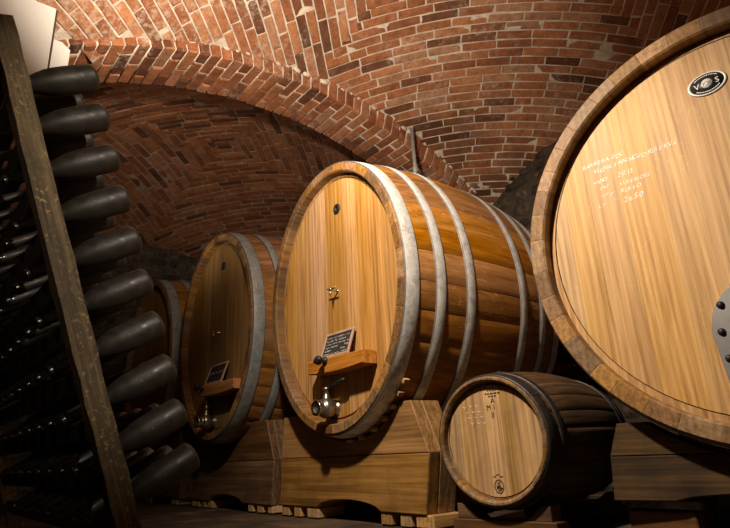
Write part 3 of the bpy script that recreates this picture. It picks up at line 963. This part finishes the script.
# transverse arch between the two bays
def arch():
    rng = random.Random(6); mb = MB()
    b0, z0, Ri, A0, A1 = 2.04, ZC, 3.27, -3.50, -3.05
    g0, g1 = math.asin((-1.0-b0)/Ri), math.asin((4.25-b0)/Ri)
    n = 90; V = []; F = []
    for i in range(n+1):
        g = g0+(g1-g0)*i/n; s, c = math.sin(g), math.cos(g)
        for a, r in ((A1-.004, Ri+.55), (A1-.004, Ri+.003), (A0+.012, Ri+.003), (A0+.012, Ri+.55)):
            V.append((a+.5*(0), r*s, r*c))
    for i in range(n):
        for q in range(3): F.append([i*4+q, i*4+q+1, i*4+q+5, i*4+q+4])
    mb.add(V, F, (.5, .5, .5), True, 1)
    cw = .083; dg = cw/Ri; g = g0; k = 0
    while g < g1:
        gm = g+dg/2; s, c = math.sin(gm), math.cos(gm)
        N_ = Vector((0, -s, -c)); T = Vector((0, c, -s)); A = Vector((1, 0, 0))
        xs = [0, .225, .45] if k % 2 == 0 else [0, .11, .335, .45]
        for x0, x1 in zip(xs[:-1], xs[1:]):
            P = Vector((A0+(x0+x1)/2, Ri*s, Ri*c))
            lu = (x1-x0)/2-.006; pull = 0
            if x1 == .45: P = P+A*(.006+rng.uniform(0, .012))
            brick_piece(mb, P, A, T, N_, lu-.001, cw/2-.008, rt(rng), rng, top=.008+rng.uniform(-.004, .006), base=-.09, j=.004)
        # ring face of the voussoirs, up to the vault
        rd = math.sqrt(3.81**2-1.75**2); e_ = 2.22-b0
        rh = max(.09, e_*s+math.sqrt(rd*rd-(e_*c)**2)-Ri+.01)
        P = Vector((A1-.006, (Ri+.004+rh/2)*s, (Ri+.004+rh/2)*c))
        brick_piece(mb, P, -N_, T, A, rh/2, cw/2-.008, rt(rng), rng, top=.012+rng.uniform(-.004, .010), base=-.02, j=.004)
        # lumps of mortar above the ring
        if rng.random() < .55:
            P = Vector((A1-.004, (Ri+rh-.01)*s, (Ri+rh-.01)*c))
            sz = rng.uniform(.018, .04)
            vs = []; fs = []
            for i in range(4):
                for jx in range(6):
                    aa = 2*PI*jx/6; rr = sz*math.cos(PI/2*i/4)*rng.uniform(.8, 1.2)
                    vs.append(P+T*rr*math.cos(aa)*1.3+(-N_)*rr*math.sin(aa)+A*(.022*math.sin(PI/2*i/3.2)))
            for i in range(3):
                for jx in range(6):
                    fs.append([i*6+jx, i*6+(jx+1) % 6, i*6+6+(jx+1) % 6, i*6+6+jx])
            fs.append([18+jx for jx in range(6)])
            mb.add(vs, fs, (.5, .5, .5), True, 1)
        g += dg; k += 1
    o = mb.build('trim_1', [M['brick_arch'], M['mortar']], None, (0, b0, z0))
    return struct(o)
arch()

def rubble_wall(name, p0, p1, z1, inward, seed):
    """rough wall of irregular stones between two floor points"""
    rng = random.Random(seed); mb = MB()
    p0 = Vector((*p0, 0)); p1 = Vector((*p1, 0)); U = (p1-p0); Ln = U.length; U.normalize()
    N_ = Vector((*inward, 0)); Z = Vector((0, 0, 1))
    V = [p0+Z*-.05, p1+Z*-.05, p1+Z*z1, p0+Z*z1]
    B = [v-N_*.3 for v in V]
    mb.add(V+B, [[0, 1, 2, 3], [7, 6, 5, 4], [0, 4, 5, 1], [3, 2, 6, 7], [0, 3, 7, 4], [1, 5, 6, 2]], (.5, .5, .5), False, 1)
    z = 0
    while z < z1-.05:
        hh = rng.uniform(.07, .16); u = rng.uniform(-.15, 0)
        while u < Ln:
            ll = rng.uniform(.10, .32)
            u0, u1 = max(0, u+.008), min(Ln, u+ll-.008)
            if u1-u0 > .04:
                pm = p0+U*((u0+u1)/2)+Z*(z+hh/2+rng.uniform(-.01, .01))
                d = rng.uniform(.02, .055); n1, n2 = 5, 4; vs = []; fs = []
                for i in range(n1+1):
                    for j in range(n2+1):
                        x = -1+2*i/n1; y = -1+2*j/n2
                        e = (1-abs(x)**3)*(1-abs(y)**3)
                        q = pm+U*x*(u1-u0)/2*(1-.18*y*y)+Z*y*(hh/2-.006)*(1-.15*x*x)
                        nz = noise.noise(q*9+Vector((seed, 0, 0)))
                        vs.append(q+N_*(d*min(1, e*1.8)-.012+.018*nz*e))
                for i in range(n1):
                    for j in range(n2):
                        k = i*(n2+1)+j; fs.append([k, k+n2+1, k+n2+2, k+1])
                nn = (vs[n2+1]-vs[0]).cross(vs[1]-vs[0])
                if nn.dot(N_) < 0: fs = [f[::-1] for f in fs]
                mb.add(vs, fs, rt(rng), True)
            u += ll
        z += hh
    return struct(mb.build(name, [M['stone'], M['rubble']]))
rubble_wall('wall_back', (-6.7, 4.2), (1.75, 4.2), 3.2, (0, -1), 3)
rubble_wall('wall_left', (-6.7, -1.0), (-6.7, 4.2), 3.25, (1, 0), 5)
def plain_wall(name, x0, x1, y0, y1, z1):
    mb = MB(); box(mb, x0, x1, y0, y1, -.05, z1, .002); return struct(mb.build(name, M['rubble']))
plain_wall('wall_right', 1.72, 2.0, -1.2, 4.2, 3.0)
plain_wall('wall_front', -6.7, 2.0, -1.25, -.95, 3.4)

def floor():
    rng = random.Random(2); mb = MB()
    box(mb, -7.0, 2.0, -1.25, 4.5, -.2, -.006, .001, (.1, .5, .5))
    y = -1.2; k = 0
    while y < 4.3:
        d = rng.uniform(.22, .34); x = -6.95-rng.random()*.02
        while x < 2.0:
            l = rng.uniform(.35, .75)
            box(mb, x+.005, x+l-.005, y+.005, y+d-.005, -.05, -.004+rng.uniform(-.003, .003), .006, rt(rng), jit=.001)
            x += l
        y += d
    return struct(mb.build('floor', M['floor']))
floor()

# white panel hung on the arch at the upper left
wp = empty('white_panel', (-2.60, .205, 1.66+H), 0, 'white painted panel hanging at upper left above the bottles', 'panel')
mb = MB(); box(mb, -.016, .016, -.20, .100, 0, .455, .004); mb.build('panel_board', M['white_paint'], wp)
mb = MB(); box(mb, -.018, .006, .101, .109, 0, .455, .002); tag(mb.build('edge_strip', M['dark_edge'], wp), 'thin dark edge')
mb = MB()
prism(mb, [(.110, 0), (.185, 0), (.189, .275), (.150, .305), (.110, .305)], -.05, -.018, (.5, .5, .5), .004, Matrix(((0, 1, 0, 0), (1, 0, 0, 0), (0, 0, 1, 0), (0, 0, 0, 1))))
mb.build('side_board', M['white_paint'], wp)

# thin pipe that comes down from the arch behind the middle cask
pp = MB(); tube(pp, [(0, 0, 0), (0, 0, .2), (0, 0, .70)], .016, 12); lathe(pp, [(.021, .27), (.023, .275), (.023, .315), (.021, .32)], 14)
po = pp.build('pipe', M['galvanized'], None, (-2.965, 3.12, 1.95+H)); tag(po, 'short grey pipe coming down from the arch above the middle cask', 'pipe')

# ------------------------------------------------------------------ camera
cam = bpy.data.cameras.new('camera'); co = bpy.data.objects.new('camera', cam); col.objects.link(co)
cam.sensor_width = 36; cam.lens = 36*560/730; cam.clip_start = .02
az, pt, ro = R(49.8), R(18.4), R(-3.0)
co.location = (0, 0, H)
co.matrix_world = Matrix.Translation((0, 0, H)) @ Matrix.Rotation(az, 4, 'Z') @ Matrix.Rotation(PI/2+pt, 4, 'X') @ Matrix.Rotation(ro, 4, 'Z')
sc.camera = co

# ------------------------------------------------------------------ light
def spot(name, loc, target, power, size, angle, blend, color):
    l = bpy.data.lights.new(name, 'SPOT'); l.energy = power; l.shadow_soft_size = size
    l.spot_size = R(angle); l.spot_blend = blend; l.color = color
    o = bpy.data.objects.new(name, l); col.objects.link(o); o.location = loc
    o.rotation_euler = (Vector(target)-Vector(loc)).to_track_quat('-Z', 'Y').to_euler(); return o
def point(name, loc, power, size, color):
    l = bpy.data.lights.new(name, 'POINT'); l.energy = power; l.shadow_soft_size = size; l.color = color
    o = bpy.data.objects.new(name, l); col.objects.link(o); o.location = loc; return o
WARM = (1, .84, .66)
spot('cellar_spot', (-1.35, .55, 2.62), (-1.82, 2.35, 1.2), 430, .07, 98, .85, WARM)
spot('vault_fill', (-1.25, .65, 1.9), (-2.25, 1.25, 2.95), 370, .07, 112, .9, WARM)  # added unseen uplight that brightens the vault and the white panel
spot('rack_fill', (.40, .85, 1.9), (-1.5, .62, 1.15), 125, .05, 40, .7, WARM)  # added unseen fill, placed to light the post and nearest bottles
spot('aisle_fill', (-.55, -.65, 1.0), (-1.9, .40, .85), 6, .05, 46, .8, WARM)  # weak fill added near the camera for the caps and slats
spot('far_fill', (-3.9, .6, 1.5), (-4.4, 2.2, 3.3), 44, .08, 82, .9, WARM)  # unseen uplight added to brighten the vault of the far bay
world = bpy.data.worlds.new('world'); sc.world = world; world.use_nodes = True
world.node_tree.nodes['Background'].inputs[0].default_value = (.02, .018, .016, 1)
world.node_tree.nodes['Background'].inputs[1].default_value = .1
sc.view_settings.view_transform = 'Standard'; sc.view_settings.look = 'None'
sc.view_settings.exposure = 0; sc.view_settings.gamma = 1; sc.view_settings.use_curve_mapping = False
